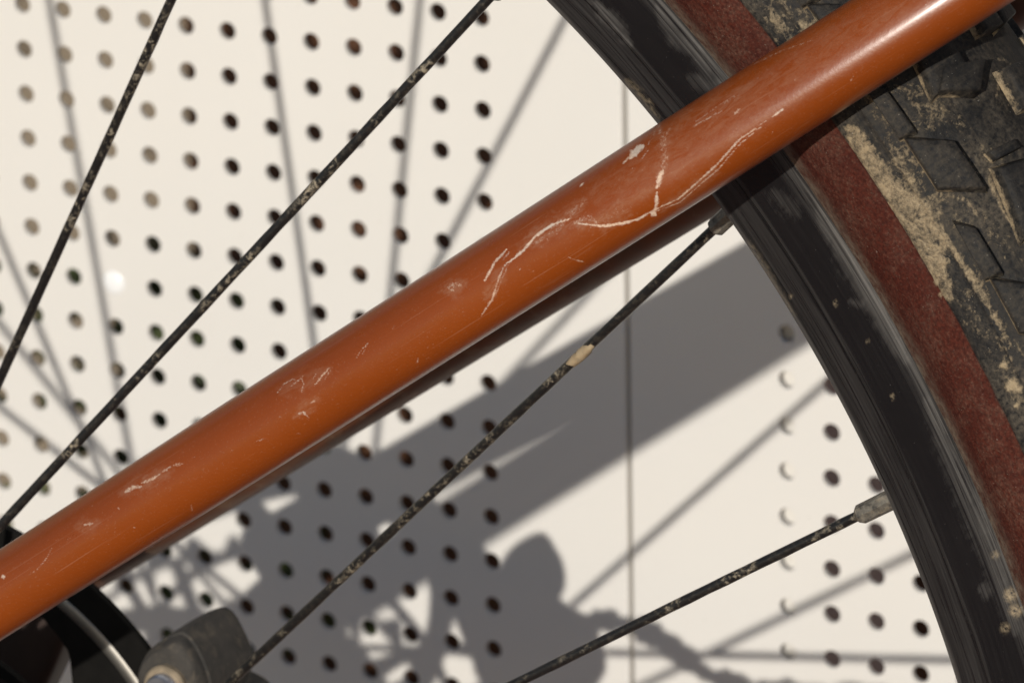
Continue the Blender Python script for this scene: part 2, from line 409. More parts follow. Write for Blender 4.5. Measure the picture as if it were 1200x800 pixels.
# ---- rim
rim_half = [(0.2890, 0.0), (0.2891, 0.002), (0.2895, 0.0042), (0.2904, 0.0062), (0.2919, 0.0077), (0.2938, 0.0088), (0.2965, 0.0099), (0.2992, 0.01085), (0.2996, 0.0112),
            (0.3002, 0.01145), (0.3040, 0.0126), (0.3075, 0.0136), (0.3105, 0.0143), (0.3130, 0.0147), (0.3150, 0.0147), (0.3156, 0.0140), (0.3154, 0.0126), (0.3140, 0.0122), (0.3100, 0.0120), (0.3070, 0.0105), (0.3040, 0.004), (0.3035, 0.0)]
def refine(profile, step):
    out = [np.array(profile[0])]
    for a, b in zip(profile[:-1], profile[1:]):
        a, b = np.array(a), np.array(b); n = max(1, int(np.ceil(np.linalg.norm(b - a) / step)))
        out += [a + (b - a) * k / n for k in range(1, n + 1)]
    return np.array(out)
near_p = refine(rim_half, 0.0007)
far_p = np.array(rim_half[1:-1])[::-1] * [1, -1]
prof = np.concatenate([near_p, far_p])
VIEW0, VIEW1 = math.radians(8), math.radians(72)
th_d = np.linspace(VIEW0, VIEW1, 560, endpoint=False)
th_c = np.linspace(VIEW1, VIEW0 + 2 * np.pi, 340, endpoint=False)
TH = np.concatenate([th_d, th_c])
def lathe_closed(prof):
    v, f = lathe(prof, TH, True)
    n, m = len(TH), len(prof)
    i = np.arange(n); i2 = (i + 1) % n
    f = np.concatenate([f, np.stack([i * m + m - 1, i2 * m + m - 1, i2 * m, i * m], 1)])
    arc = np.concatenate([[0], np.cumsum(np.linalg.norm(np.diff(prof, axis=0), axis=1))])
    puv = np.stack([np.repeat(TH * 0.32, m), np.tile(arc, n), np.zeros(n * m)], 1)
    return v, f, puv
def blobs(P, lst):
    """soft spots: (x, y, radius, strength)"""
    r = np.zeros(len(P))
    for x, y, rad, s in lst:
        d = np.hypot(P[:, 0] - x, P[:, 1] - y); r = np.maximum(r, s * np.clip(1.5 - d / rad, 0, 1))
    return r
def strokes(P, lst, seed, gain=1.0):
    """worn or muddy strokes: (polyline, half width, strength, raggedness)"""
    r = np.zeros(len(P))
    for k, (poly, wd, s, rag) in enumerate(lst):
        poly = np.array(poly, float); lo, hi = poly.min(0) - wd * 3, poly.max(0) + wd * 3
        m = np.all((P > lo) & (P < hi), axis=1)
        if not m.any(): continue
        Q = P[m]; d, t = seg_dist(Q, poly)
        wob = vnoise(Q, 0.16, seed + k) * 0.9 + vnoise(Q, 0.5, seed + k + 0.5) * 0.6
        ww = wd * gain * (0.35 + 0.9 * np.sin(np.pi * np.clip(t, 0.02, 0.98)) ** 0.5) * (1 - rag + rag * 1.35 * wob)
        r[m] = np.maximum(r[m], s * np.clip(1.5 - d / np.maximum(ww, 0.05), 0, 1))
    return np.clip(r, 0, 1)
v, f, puv = lathe_closed(prof)
hh = -v[:, 2]; rr = np.hypot(v[:, 0], v[:, 1])
P = px_of(L2wall(v)); front = hh > 0.001
me = fix_normals(mesh('rim', LB(v), f.tolist()))
edge = np.clip((rr - 0.3095) / 0.0042, 0, 1) * 0.46 + np.clip((0.2932 - rr) / 0.0025, 0, 1) * (hh < 0.0079) * 0.5 + 0.34 * np.exp(-((rr - 0.2999) / 0.0003) ** 2) + 0.12 * (rr < 0.2992) * (hh > 0.004)  # dust by radius; the thin facet line is a painted highlight
mist = strokes(P, [([(690, 0), (722, 28), (740, 52)], 5, 0.8, 0.8), ([(770, 10), (790, 45), (815, 62), (830, 90)], 6, 0.5, 0.4), ([(808, 90), (825, 100), (850, 100)], 6, 0.55, 0.3),
                   ([(905, 225), (935, 250)], 8, 0.4, 0.9), ([(960, 250), (1010, 330), (1060, 420)], 9, 0.45, 0.7), ([(1085, 470), (1120, 560), (1160, 660), (1190, 740)], 8, 0.4, 0.7),
                   ([(1150, 690), (1160, 690)], 9, 0.5, 0.9), ([(995, 352), (1010, 358), (1015, 350)], 3, 0.6, 0.2)], 3.0) * front
attr(me, 'puv', puv); attr(me, 'dust', np.clip(edge + mist * 0.45, 0, 1))
mud = blobs(P, [(979, 355, 2.6, 0.8), (1017, 400, 2.2, 0.5), (1046, 465, 2.6, 0.7), (926, 347, 2, 0.8), (1184, 697, 7, 1), (1190, 715, 7, 0.9), (1166, 650, 4, 0.6), (1178, 735, 5, 0.7), (760, 120, 3, 0.6)]) * front
ed2 = strokes(P, [([(733, 93), (752, 112), (772, 138)], 3, 0.35, 0.9), ([(878, 285), (900, 320), (930, 368)], 3, 0.25, 0.9)], 8.0) * front
attr(me, 'mud', np.maximum(mud, ed2))
rim = link('rim', me, [M_RIM], bike, matrix=WM)

# ---- tyre
tyre_half = [(0.3080, 0.0105), (0.3120, 0.0116), (0.3134, 0.0128), (0.3139, 0.0148), (0.3150, 0.0163), (0.3168, 0.0183), (0.3190, 0.0207), (0.3216, 0.0230), (0.3246, 0.0249), (0.3280, 0.0262), (0.3315, 0.0269),
             (0.3328, 0.02705), (0.3333, 0.0274), (0.3340, 0.0277), (0.3365, 0.0280), (0.3393, 0.0279), (0.3399, 0.0281), (0.3406, 0.0278), (0.3435, 0.0266), (0.3470, 0.0243), (0.3505, 0.0209), (0.3535, 0.0167), (0.3560, 0.0115), (0.3574, 0.0058), (0.3578, 0.0)]
near_t = refine(tyre_half, 0.0006)
far_t = np.array(tyre_half[:-1])[::-1] * [1, -1]
prof_t = np.concatenate([near_t, far_t])
v, f, puv = lathe_closed(prof_t)
hh = -v[:, 2]; rr = np.hypot(v[:, 0], v[:, 1]); thv = np.arctan2(-v[:, 1], v[:, 0])
P = px_of(L2wall(v)); front = hh > -0.012
arc_t = np.concatenate([[0], np.cumsum(np.linalg.norm(np.diff(prof_t, axis=0), axis=1))])
i_crown = int(np.argmin(np.abs(prof_t[:, 1]) + (prof_t[:, 0] < 0.35)))
V_CROWN = arc_t[i_crown]
def on_tyre(th, vv, off=0.0):
    """point of the tread: angle, distance from the crown line (+ = toward the viewer), height above the casing"""
    a = V_CROWN - vv
    r = np.interp(a, arc_t, prof_t[:, 0]); h = np.interp(a, arc_t, prof_t[:, 1])
    e = 5e-4
    dr = np.interp(a + e, arc_t, prof_t[:, 0]) - np.interp(a - e, arc_t, prof_t[:, 0])
    dh = np.interp(a + e, arc_t, prof_t[:, 1]) - np.interp(a - e, arc_t, prof_t[:, 1])
    n = np.hypot(dr, dh); nr, nh = -dh / n, dr / n
    r = r + nr * off; h = h + nh * off
    return np.stack([r * np.cos(th), -r * np.sin(th), -h], -1)
# tread knobs: outline as (angle in mm along the tread, mm from the crown line)
R_T = 0.353
NREP = 69; STEP = 2 * math.pi / NREP                # the pattern repeats 69 times round the tyre
KDEG = math.pi / 180 * R_T
def kq(*pts): return [((d - 37.0) * KDEG, v_ / 1000) for d, v_ in pts]
KNOBS = [  # long side lozenge, narrow side bar, slanted block, tall block beside the crown, crown block, small crown bar
    (kq((38.52, 31.9), (37.57, 24.7), (35.73, 24.3), (36.54, 31.9)), 0.0024),
    (kq((35.42, 32.5), (34.92, 29.6), (33.22, 29.4), (33.31, 32.8)), 0.0018),
    (kq((39.68, 19.2), (39.15, 10.6), (38.38, 15.6), (39.10, 22.8)), 0.0030),
    (kq((36.18, 21.0), (35.90, 13.6), (33.95, 14.6), (33.78, 23.6)), 0.0026),
    (kq((38.66, 7.6), (38.55, 1.6), (37.10, 0.2), (37.25, 8.4)), 0.0028),
    (kq((36.72, 20.4), (36.62, 13.8), (36.30, 13.6), (36.36, 19.8)), 0.0016),
    (kq((35.55, 5.2), (35.35, -0.6), (34.55, -0.2), (34.65, 6.2)), 0.0026)]
KPHASE = math.radians(37.0)
def knob_mesh(outline, hgt, mirror):
    o = np.array(outline) * ([1, -1] if mirror else [1, 1])
    if mirror: o = o[::-1]
    N = 5; g = np.linspace(0, 1, N); V = []
    def q(a, b, sh):
        c = o.mean(0); oo = c + (o - c) * sh
        return (1 - a) * (1 - b) * oo[0] + a * (1 - b) * oo[1] + a * b * oo[2] + (1 - a) * b * oo[3]
    top = [q(a, b, 0.88) for a in g for b in g]
    ring = [(0, k) for k in range(N)] + [(k, N - 1) for k in range(1, N)] + [(N - 1, k) for k in range(N - 2, -1, -1)] + [(k, 0) for k in range(N - 2, 0, -1)]
    top = np.array(top); wob = rng.normal(0, 0.00007, len(top))
    V = [on_tyre(t[0] / R_T, t[1], hgt + w) for t, w in zip(top, wob)]
    base = []
    for sh, off in ((0.95, hgt * 0.88), (0.985, hgt * 0.55), (1.045, 0.00035), (1.12, -0.0005)):
        base.append([on_tyre(p_[0] / R_T, p_[1], off) for p_ in (q(g[a], g[b], sh) for a, b in ring)])
    V = np.array(V + sum(base, [])); F = grid_faces(N, N).tolist(); nr = len(ring); off = N * N
    prev = [a * N + b for a, b in ring]
    for L in range(4):
        cur = [off + L * nr + k for k in range(nr)]
        for k in range(nr): F.append((prev[k], prev[(k + 1) % nr], cur[(k + 1) % nr], cur[k]))
        prev = cur
    me = fix_normals(mesh('tread_knob', LB(V), F))
    # mud lies along the foot of each knob
    foot = np.concatenate([np.zeros(N * N), np.zeros(nr), np.full(nr, 0.30), np.full(nr, 1.0), np.full(nr, 0.85)])
    keep = 0.35 + 0.65 * vnoise(V * 1000, 0.5, 4.0)
    side = np.array([0] * (N * N) + [1 if (o.mean(0) - q(g[a], g[b], 1.0))[1] < -0.0005 else 0.25 for _ in range(4) for a, b in ring])
    foot = foot * side
    attr(me, 'mud', foot * keep); attr(me, 'clean', np.concatenate([np.ones(N * N), np.full(nr, 0.7), np.zeros(3 * nr)])); attr(me, 'skin', np.zeros(len(V))); attr(me, 'dust', np.zeros(len(V))); attr(me, 'puv', V)
    autosmooth(me, 75)
    return me
# paint: skin wall band, mud band beside it, mud lines
a_from = V_CROWN - np.tile(arc_t, len(TH))            # distance from the crown line
skin = np.clip((0.33315 + 0.0006 * (vnoise(puv * 1000, 0.25, 2) - 0.5) - rr) / 0.00035, 0, 1) * np.clip((rr - 0.3128) / 0.0004, 0, 1) * (rr < 0.336)
dust = np.clip((0.3200 - rr) / 0.0065, 0, 1) * np.where(np.abs(hh) > 0.011, 0.8, 0)
nz = vnoise(puv * 1000, 0.22, 6) * 0.6 + vnoise(puv * 1000, 0.8, 7) * 0.4
nzs = vnoise(puv * 1000 * [0.12, 0.8, 1], 1.0, 9) * 0.55 + vnoise(puv * 1000, 1.3, 5) * 0.45
band = strokes(P, [([(1000, 155), (1030, 215), (1062, 265), (1090, 312), (1108, 345)], 20, 1.0, 0.35), ([(1045, 170), (1075, 235), (1110, 290)], 9, 0.8, 0.9),
                   ([(1100, 262), (1130, 310), (1160, 360), (1185, 405)], 5, 0.8, 0.9), ([(1035, 135), (1060, 185)], 9, 0.5, 0.9),
                   ([(902, 12), (915, 30), (922, 34)], 6, 0.9, 0.6), ([(938, 27), (948, 30), (955, 22)], 6, 0.9, 0.6), ([(920, 0), (930, 14)], 4, 0.6, 0.7)], 20.0)
band = np.clip(band * 1.25 - 0.75 * nzs, 0, 1) * (rr > 0.3330)
band = np.clip(band * 0.95, 0, 0.66)
lines = strokes(P, [([(1082, 168), (1096, 190), (1108, 212)], 2.6, 1, 0.5), ([(1121, 168), (1137, 193), (1151, 214)], 1.6, 0.6, 0.5), ([(1062, 160), (1075, 164), (1082, 170)], 2, 0.8, 0.6),
                    ([(1162, 178), (1172, 186), (1183, 202)], 3, 0.9, 0.5), ([(1162, 198), (1160, 214), (1175, 245), (1196, 282)], 2, 0.8, 0.4), ([(1098, 226), (1135, 234), (1142, 250), (1150, 256)], 1.8, 0.8, 0.5),
                    ([(1118, 262), (1140, 268), (1155, 292), (1172, 320)], 2.6, 1, 0.5), ([(1172, 82), (1170, 100), (1167, 118)], 2, 0.7, 0.6), ([(1168, 122), (1185, 122), (1200, 128)], 2, 0.7, 0.6),
                    ([(1104, 78), (1105, 95)], 2.4, 0.6, 0.8), ([(1163, 68), (1175, 70), (1188, 78)], 2, 0.8, 0.7)], 40.0)
haze = strokes(P, [([(1010, 100), (1060, 125), (1110, 140)], 26, 0.30, 0.5), ([(1090, 130), (1130, 150)], 16, 0.28, 0.5), ([(1040, 150), (1070, 200), (1100, 250)], 16, 0.34, 0.5), ([(1100, 235), (1150, 262), (1195, 300)], 14, 0.26, 0.5), ([(1150, 170), (1190, 240)], 12, 0.24, 0.6),
                   ([(890, 5), (930, 30), (985, 20)], 20, 0.32, 0.5), ([(1120, 330), (1160, 400), (1195, 470)], 14, 0.26, 0.6)], 60.0) * (rr > 0.3336)
ribs = (np.exp(-((rr - 0.3399) / 0.00035) ** 2) * 0.42 + np.exp(-((rr - 0.3420) / 0.0003) ** 2) * 0.34) * (hh > 0.02) * np.clip(vnoise(puv * 1000 * [0.25, 0, 0], 1.0, 77) * 1.6 - 0.25, 0, 1)
haze = np.maximum(haze, ribs)
spots = blobs(P, [(1176, 427, 5, 1), (1186, 452, 8, 1), (1194, 455, 5, 1), (1191, 475, 3.5, 1), (1133, 317, 4, 0.9), (1098, 330, 4, 0.8), (1102, 345, 4, 0.7)])
fleck = np.clip((vnoise(puv * 1000, 1.1, 31) - 0.80) * 8, 0, 1) * np.clip((rr - 0.3326) / 0.0005, 0, 1) * 0.5
mud = np.where(front, np.maximum.reduce([haze, band, lines * np.clip(0.25 + nz * 0.9, 0, 0.8), spots]), 0)
mud = np.maximum(mud, fleck)
me = fix_normals(mesh('tyre', LB(v), f.tolist()))
attr(me, 'puv', puv); attr(me, 'clean', np.zeros(len(v))); attr(me, 'skin', skin); attr(me, 'dust', dust); attr(me, 'mud', np.clip(mud, 0, 1))
tyre = link('tyre', me, [M_TYRE], bike, matrix=WM)
knob_me = [[knob_mesh(o_, h_ * 1.3, mir) for o_, h_ in KNOBS] for mir in (False, True)]
first = {}
mass_v, mass_f = [], []; mass_n = 0
for k in range(NREP):
    ang = KPHASE + k * STEP
    near_view = math.cos(ang - math.radians(35)) > math.cos(math.radians(42))
    for mir in (0, 1):
        for q_, me in enumerate(knob_me[mir]):
            R = Matrix.Rotation(-(ang + mir * STEP * 0.5), 4, 'Y')
            if near_view:
                key = (mir, q_)
                if key not in first:
                    o = link('tread_knob', me, [M_TYRE], tyre, matrix=WM @ R, smooth=False); first[key] = o
                else:
                    o = first[key].copy(); COL.objects.link(o); o.parent = tyre; o.matrix_basis = R
            else:
                nvt = len(me.vertices); co = np.empty(nvt * 3); me.vertices.foreach_get('co', co); co = co.reshape(-1, 3)
                mass_v.append(co @ np.array(R.to_3x3()).T); mass_f += [[i + mass_n for i in p_.vertices] for p_ in me.polygons]; mass_n += nvt
me = mesh('tread_knobs', np.concatenate(mass_v), mass_f)
link('tread_knobs', me, [M_TYRE], tyre, matrix=WM, kind='stuff', smooth=False)

# ---- spokes: 28, laced to the two hub flanges
SP = 2 * math.pi / 28; TH0 = 0.925784738; RN = 0.295967; RF = 0.0257796; PHI = 1.09516
OFF_N, OFF_F = 0.0129364, 0.0333932
DTH = {0: -.0019, -1: .0004, -2: -.0010, -3: .0044, -4: -.0028, -5: .0021, 1: .0023, 2: -.0026, 3: .0027, 4: .0010, 5: -.0047}
CROSS = {0: 1, 1: 1, 2: 1, 3: -1}
CROSS = {1: 1, 2: 1, 3: -1, 0: -1}
nip_prof = [(0.0, 0.0012), (0.0004, 0.0017), (0.0009, 0.00205), (0.0126, 0.00215), (0.0138, 0.0024), (0.0178, 0.0024)]
for i in range(-11, 17):
    side = 1 if i % 2 else -1
    th = TH0 + (2 - i) * SP + DTH.get(i, 0); h = th + CROSS[i % 4] * PHI
    Pr = np.array([math.cos(th) * RN, -math.sin(th) * RN, side * 0.002])
    Ph = np.array([math.cos(h) * RF, -math.sin(h) * RF, side * (OFF_F if side > 0 else OFF_N)])
    ts = np.linspace(0, 1, 60)[:, None]
    bow = 0
    path = Ph + (Pr - Ph) * ts
    v, f = tube(LB(path), 0.00103, 10)
    # a skin of dried dirt makes the gauge uneven
    ctr = np.repeat(LB(path), 10, axis=0); v = ctr + (v - ctr) * (1 + 0.16 * (vnoise(v * 1000, 0.35, i * 0.37) - 0.35)[:, None])
    sp = link('spoke', fix_normals(mesh('spoke', v, f)), [M_SPOKE], bike, matrix=WM)
    d = (Pr - Ph) / np.linalg.norm(Pr - Ph)
    start = Pr - d * 0.0156
    path = np.array([start + d * a for a, _ in nip_prof])
    v, f = tube(LB(path), [r for _, r in nip_prof], 8)
    nip = link('nipple', autosmooth(fix_normals(mesh('nipple', v, f)), 30), [M_NIPPLE], sp, matrix=WM, smooth=False)
    if i == 3:
        # tan mud clod stuck on this spoke
        t = 0.0; best = None
        for t in np.linspace(0, 1, 400):
            pp = Ph + (Pr - Ph) * t; e = np.hypot(*(px_of(L2wall(pp)) - [680, 410]))
            if best is None or e < best[0]: best = (e, pp)
        path = np.array([best[1] + d * a for a in np.linspace(-0.0046, 0.0044, 14)])
        v, f = tube(LB(path), [0.0005 + 0.00075 * max(0.0, math.sin(math.pi * k / 13)) ** 0.6 for k in range(14)], 12)
        v = v + (vnoise(v * 1000, 0.9, 2)[:, None] - 0.5) * 0.0011 + LB(np.array([0.00010, 0.00015, -0.00035]))
        link('mud_clod', fix_normals(mesh('mud_clod', v, f)), [M_CLOD], sp, matrix=WM)

# ---- hub, axle, rotor, sprockets
def lathe_obj(name, prof, mats, parent=bike, seg=64, deg=35):
    v, f = lathe(np.array(prof), np.linspace(0, 2 * np.pi, seg, endpoint=False), True)
    return link(name, autosmooth(fix_normals(mesh(name, LB(v), f.tolist())), deg), mats, parent, matrix=WM, smooth=False)
hub = lathe_obj('hub', [(0.001, 0.045), (0.012, 0.045), (0.0125, 0.020), (0.020, 0.0165), (0.0285, 0.0145), (0.0285, 0.0115), (0.018, 0.009), (0.013, 0.004), (0.012, -0.012), (0.014, -0.026), (0.0285, -0.0318), (0.0285, -0.0350), (0.018, -0.0375), (0.017, -0.0420), (0.001, -0.0420)], [M_ROTOR])
lathe_obj('axle', [(0.0005, 0.079), (0.009, 0.079), (0.009, 0.073), (0.006, 0.072), (0.006, -0.090), (0.009, -0.091), (0.009, -0.103), (0.0005, -0.103)], [M_BOLT])
def cog_outline(teeth, r):
    p = []
    for k in range(teeth):
        for a, q in ((0, -0.0022), (0.28, -0.0022), (0.5, 0.0022), (0.66, 0.0022)):
            t = (k + a) * 2 * math.pi / teeth; p.append(((r + q) * math.cos(t), (r + q) * math.sin(t)))
    return p
cas = None
def big_cog(z, teeth=32, thick=0.0019):
    # toothed ring carried by spider arms
    R = teeth * 0.0127 / (2 * math.pi); out = cog_outline(teeth, R); n = len(out); bm = bmesh.new()
    def ring(pts, zz): return [bm.verts.new(LB([x, y, zz])) for x, y in pts]
    def band(po, pi):
        A = [ring(po, z), ring(po, z - thick), ring(pi, z - thick), ring(pi, z)]
        for q in range(4):
            for k in range(n): bm.faces.new((A[q][k], A[q][(k + 1) % n], A[(q + 1) % 4][(k + 1) % n], A[(q + 1) % 4][k]))
    tt = [math.atan2(y, x) for x, y in out]
    band(out, [(0.0605 * math.cos(t), 0.0605 * math.sin(t)) for t in tt])
    band([(0.046 * math.cos(t), 0.046 * math.sin(t)) for t in tt], [(0.017 * math.cos(t), 0.017 * math.sin(t)) for t in tt])
    for k in range(8):
        t = -math.radians(22 + 45 * k); c = np.array([math.cos(t), math.sin(t)]); d = np.array([-c[1], c[0]])
        L = [[bm.verts.new(LB([*(c * r + d * s_ * 0.0022), z - zz])) for s_, zz in ((-1, 0.0002), (1, 0.0002), (1, thick - 0.0002), (-1, thick - 0.0002))] for r in (0.045, 0.0615)]
        for q in range(4): bm.faces.new((L[0][q], L[0][(q + 1) % 4], L[1][(q + 1) % 4], L[1][q]))
    bmesh.ops.recalc_face_normals(bm, faces=bm.faces)
    me = bpy.data.meshes.new('sprocket'); bm.to_mesh(me); bm.free(); return autosmooth(me)
for k, teeth in enumerate((32, 24, 21, 19, 17, 15, 13)):
    z = -0.021 - k * 0.0043
    me = big_cog(z) if k == 0 else extrude_poly(cog_outline(teeth, teeth * 0.0127 / (2 * math.pi)), z, z - 0.0019)
    if cas is None: cas = link('cassette', None, (), bike, matrix=WM)
    link('sprocket', me, [M_COG], cas, matrix=WM, smooth=False)
# disc rotor on the far side
ZR = 0.0455
def rotor_mesh(thick=0.0019):
    bm = bmesh.new(); n = 144; NA = 6
    a = np.arange(n) * 2 * np.pi / n
    def ring(r, z): return [bm.verts.new(LB([r * math.cos(t), -r * math.sin(t), z])) for t in a]
    def ringf(fr, z): return [bm.verts.new(LB([fr(t) * math.cos(t), -fr(t) * math.sin(t), z])) for t in a]
    def annulus(f0, f1):
        A = [ringf(r, z) for r, z in ((f0, ZR), (f1, ZR), (f1, ZR + thick), (f0, ZR + thick))]
        for q in range(4):
            p_, c = A[q], A[(q + 1) % 4]
            for k in range(n): bm.faces.new((p_[k], p_[(k + 1) % n], c[(k + 1) % n], c[k]))
    annulus(lambda t: 0.0622 - 0.0042 * math.cos(4 * (t - math.radians(115))), lambda t: 0.0798); annulus(lambda t: 0.0185, lambda t: 0.0310)
    def arm(t0, t1, w0, w1, r0=0.030, r1=0.0668, bend=0.0):
        L = []
        for k in range(9):
            u = k / 8; r = r0 + (r1 - r0) * u; t = t0 + (t1 - t0) * u + bend * math.sin(math.pi * u); w = (w0 + (w1 - w0) * u) * (1 + 0.6 * (2 * u - 1) ** 4)
            c = np.array([math.cos(t), -math.sin(t)]); tn = np.array([math.sin(t), math.cos(t)])
            L.append([LB([*(c * r + s * tn * w / 2), ZR + z]) for s, z in ((-1, 0.0001), (1, 0.0001), (1, thick - 0.0001), (-1, thick - 0.0001))])
        vs_ = [[bm.verts.new(x) for x in q] for q in L]
        for k in range(8):
            for q in range(4): bm.faces.new((vs_[k][q], vs_[k][(q + 1) % 4], vs_[k + 1][(q + 1) % 4], vs_[k + 1][q]))
    annulus(lambda t: 0.0462, lambda t: 0.0488)
    for k in range(NA):
        t = math.radians(16) + k * 2 * math.pi / NA
        arm(t, t + math.radians(34), 0.0085, 0.0095)
        arm(t + math.radians(22), t + math.radians(8), 0.0035, 0.0040, 0.031, 0.0665, 0.05)
    bmesh.ops.recalc_face_normals(bm, faces=bm.faces)
    me = bpy.data.meshes.new('brake_rotor'); bm.to_mesh(me); bm.free(); return autosmooth(me)
rotor = link('brake_rotor', rotor_mesh(), [M_ROTOR], bike, matrix=WM, smooth=False)
v, f = lathe(np.array([(0.0704, -ZR + 0.0001), (0.0706, -ZR + 0.0003), (0.0730, -ZR + 0.0003), (0.0732, -ZR + 0.0001)]), np.linspace(0, 2 * np.pi, 200, endpoint=False), True)
link('brake_track', fix_normals(mesh('brake_track', LB(v), f.tolist())), [M_TRACK], rotor, matrix=WM)

# ---- caliper
HC = -0.050
cal_px = [(150, 880), (158, 856), (176, 836), (200, 826), (226, 822), (246, 832), (266, 852), (300, 880), (312, 930), (280, 985), (190, 960), (150, 910)]
poly = [tuple(ray_to_plane(p_, HC)[:2]) for p_ in cal_px]
cal = link('brake_caliper', extrude_poly(poly, -HC, -HC + 0.026, 0.006, 5), [M_CALIPER], bike, matrix=WM, smooth=False)
c = ray_to_plane((250, 770), -0.0595)
def turned(name, prof, mat, parent, seg=40):
    """turned part about an axis parallel to the axle; profile of (depth from the viewer side, radius)"""
    v, f = tube(LB(np.array([[c[0], c[1], z] for z, _ in prof])), [r for _, r in prof], seg)
    if name == 'piston_housing':      # cast with a blunt ridge along its upper side
        a0 = LB(np.array([c[0], c[1], 0.0])); D = v - a0; D[:, 1] = 0
        an = np.arctan2(D[:, 2], D[:, 0]); da = np.abs((an - math.radians(78) + np.pi) % (2 * np.pi) - np.pi)
        v = v + D * (-0.10 + 0.33 * np.exp(-np.abs(da / 0.42) ** 1.3))[:, None]
    v = v + (vnoise(v * 1000, 0.35, 3.0)[:, None] - 0.5) * 0.0003
    return link(name, autosmooth(fix_normals(mesh(name, v, f)), 40), [mat], parent, matrix=WM, smooth=False)
turned('piston_housing', [(0.0390, 0.0060), (0.0392, 0.0080), (0.0400, 0.0088), (0.0420, 0.0092), (0.0426, 0.0092), (0.0430, 0.0097), (0.0490, 0.0100), (0.0560, 0.0101), (0.0605, 0.0099), (0.0622, 0.0094), (0.0634, 0.0084), (0.0640, 0.0065)], M_CALIPER, cal)
turned('washer', [(0.0395, 0.0050), (0.0378, 0.0050), (0.0374, 0.0046), (0.0374, 0.0036), (0.0380, 0.0034)], M_WASHER, cal, 28)
turned('bolt', [(0.0390, 0.0035), (0.0354, 0.0035), (0.0348, 0.0031), (0.0348, 0.0020), (0.0370, 0.0019)], M_BOLT, cal, 24)
# hose that leaves the caliper and runs forward
hp = [ray_to_plane(p_, -0.070) for p_ in ((240, 850), (305, 826), (375, 828), (430, 848), (500, 905), (580, 925), (700, 930), (900, 960))]
tt = np.linspace(0, len(hp) - 1, 60); hp = np.array(hp)
path = np.stack([np.interp(tt, np.arange(len(hp)), hp[:, k]) for k in range(3)], 1)
for _ in range(3): path[1:-1] = (path[:-2] + path[1:-1] * 2 + path[2:]) / 4
rad = 0.0026 + 0.0007 * np.sin(np.arange(60) * 0.9) + 0.0006 * np.sin(np.arange(60) * 2.3 + 1) + 0.0012 * np.exp(-((np.arange(60) - 26) / 3.0) ** 2)
v, f = tube(LB(path), rad, 14)
link('brake_hose', fix_normals(mesh('brake_hose', v, f)), [M_HOSE], bike, matrix=WM)

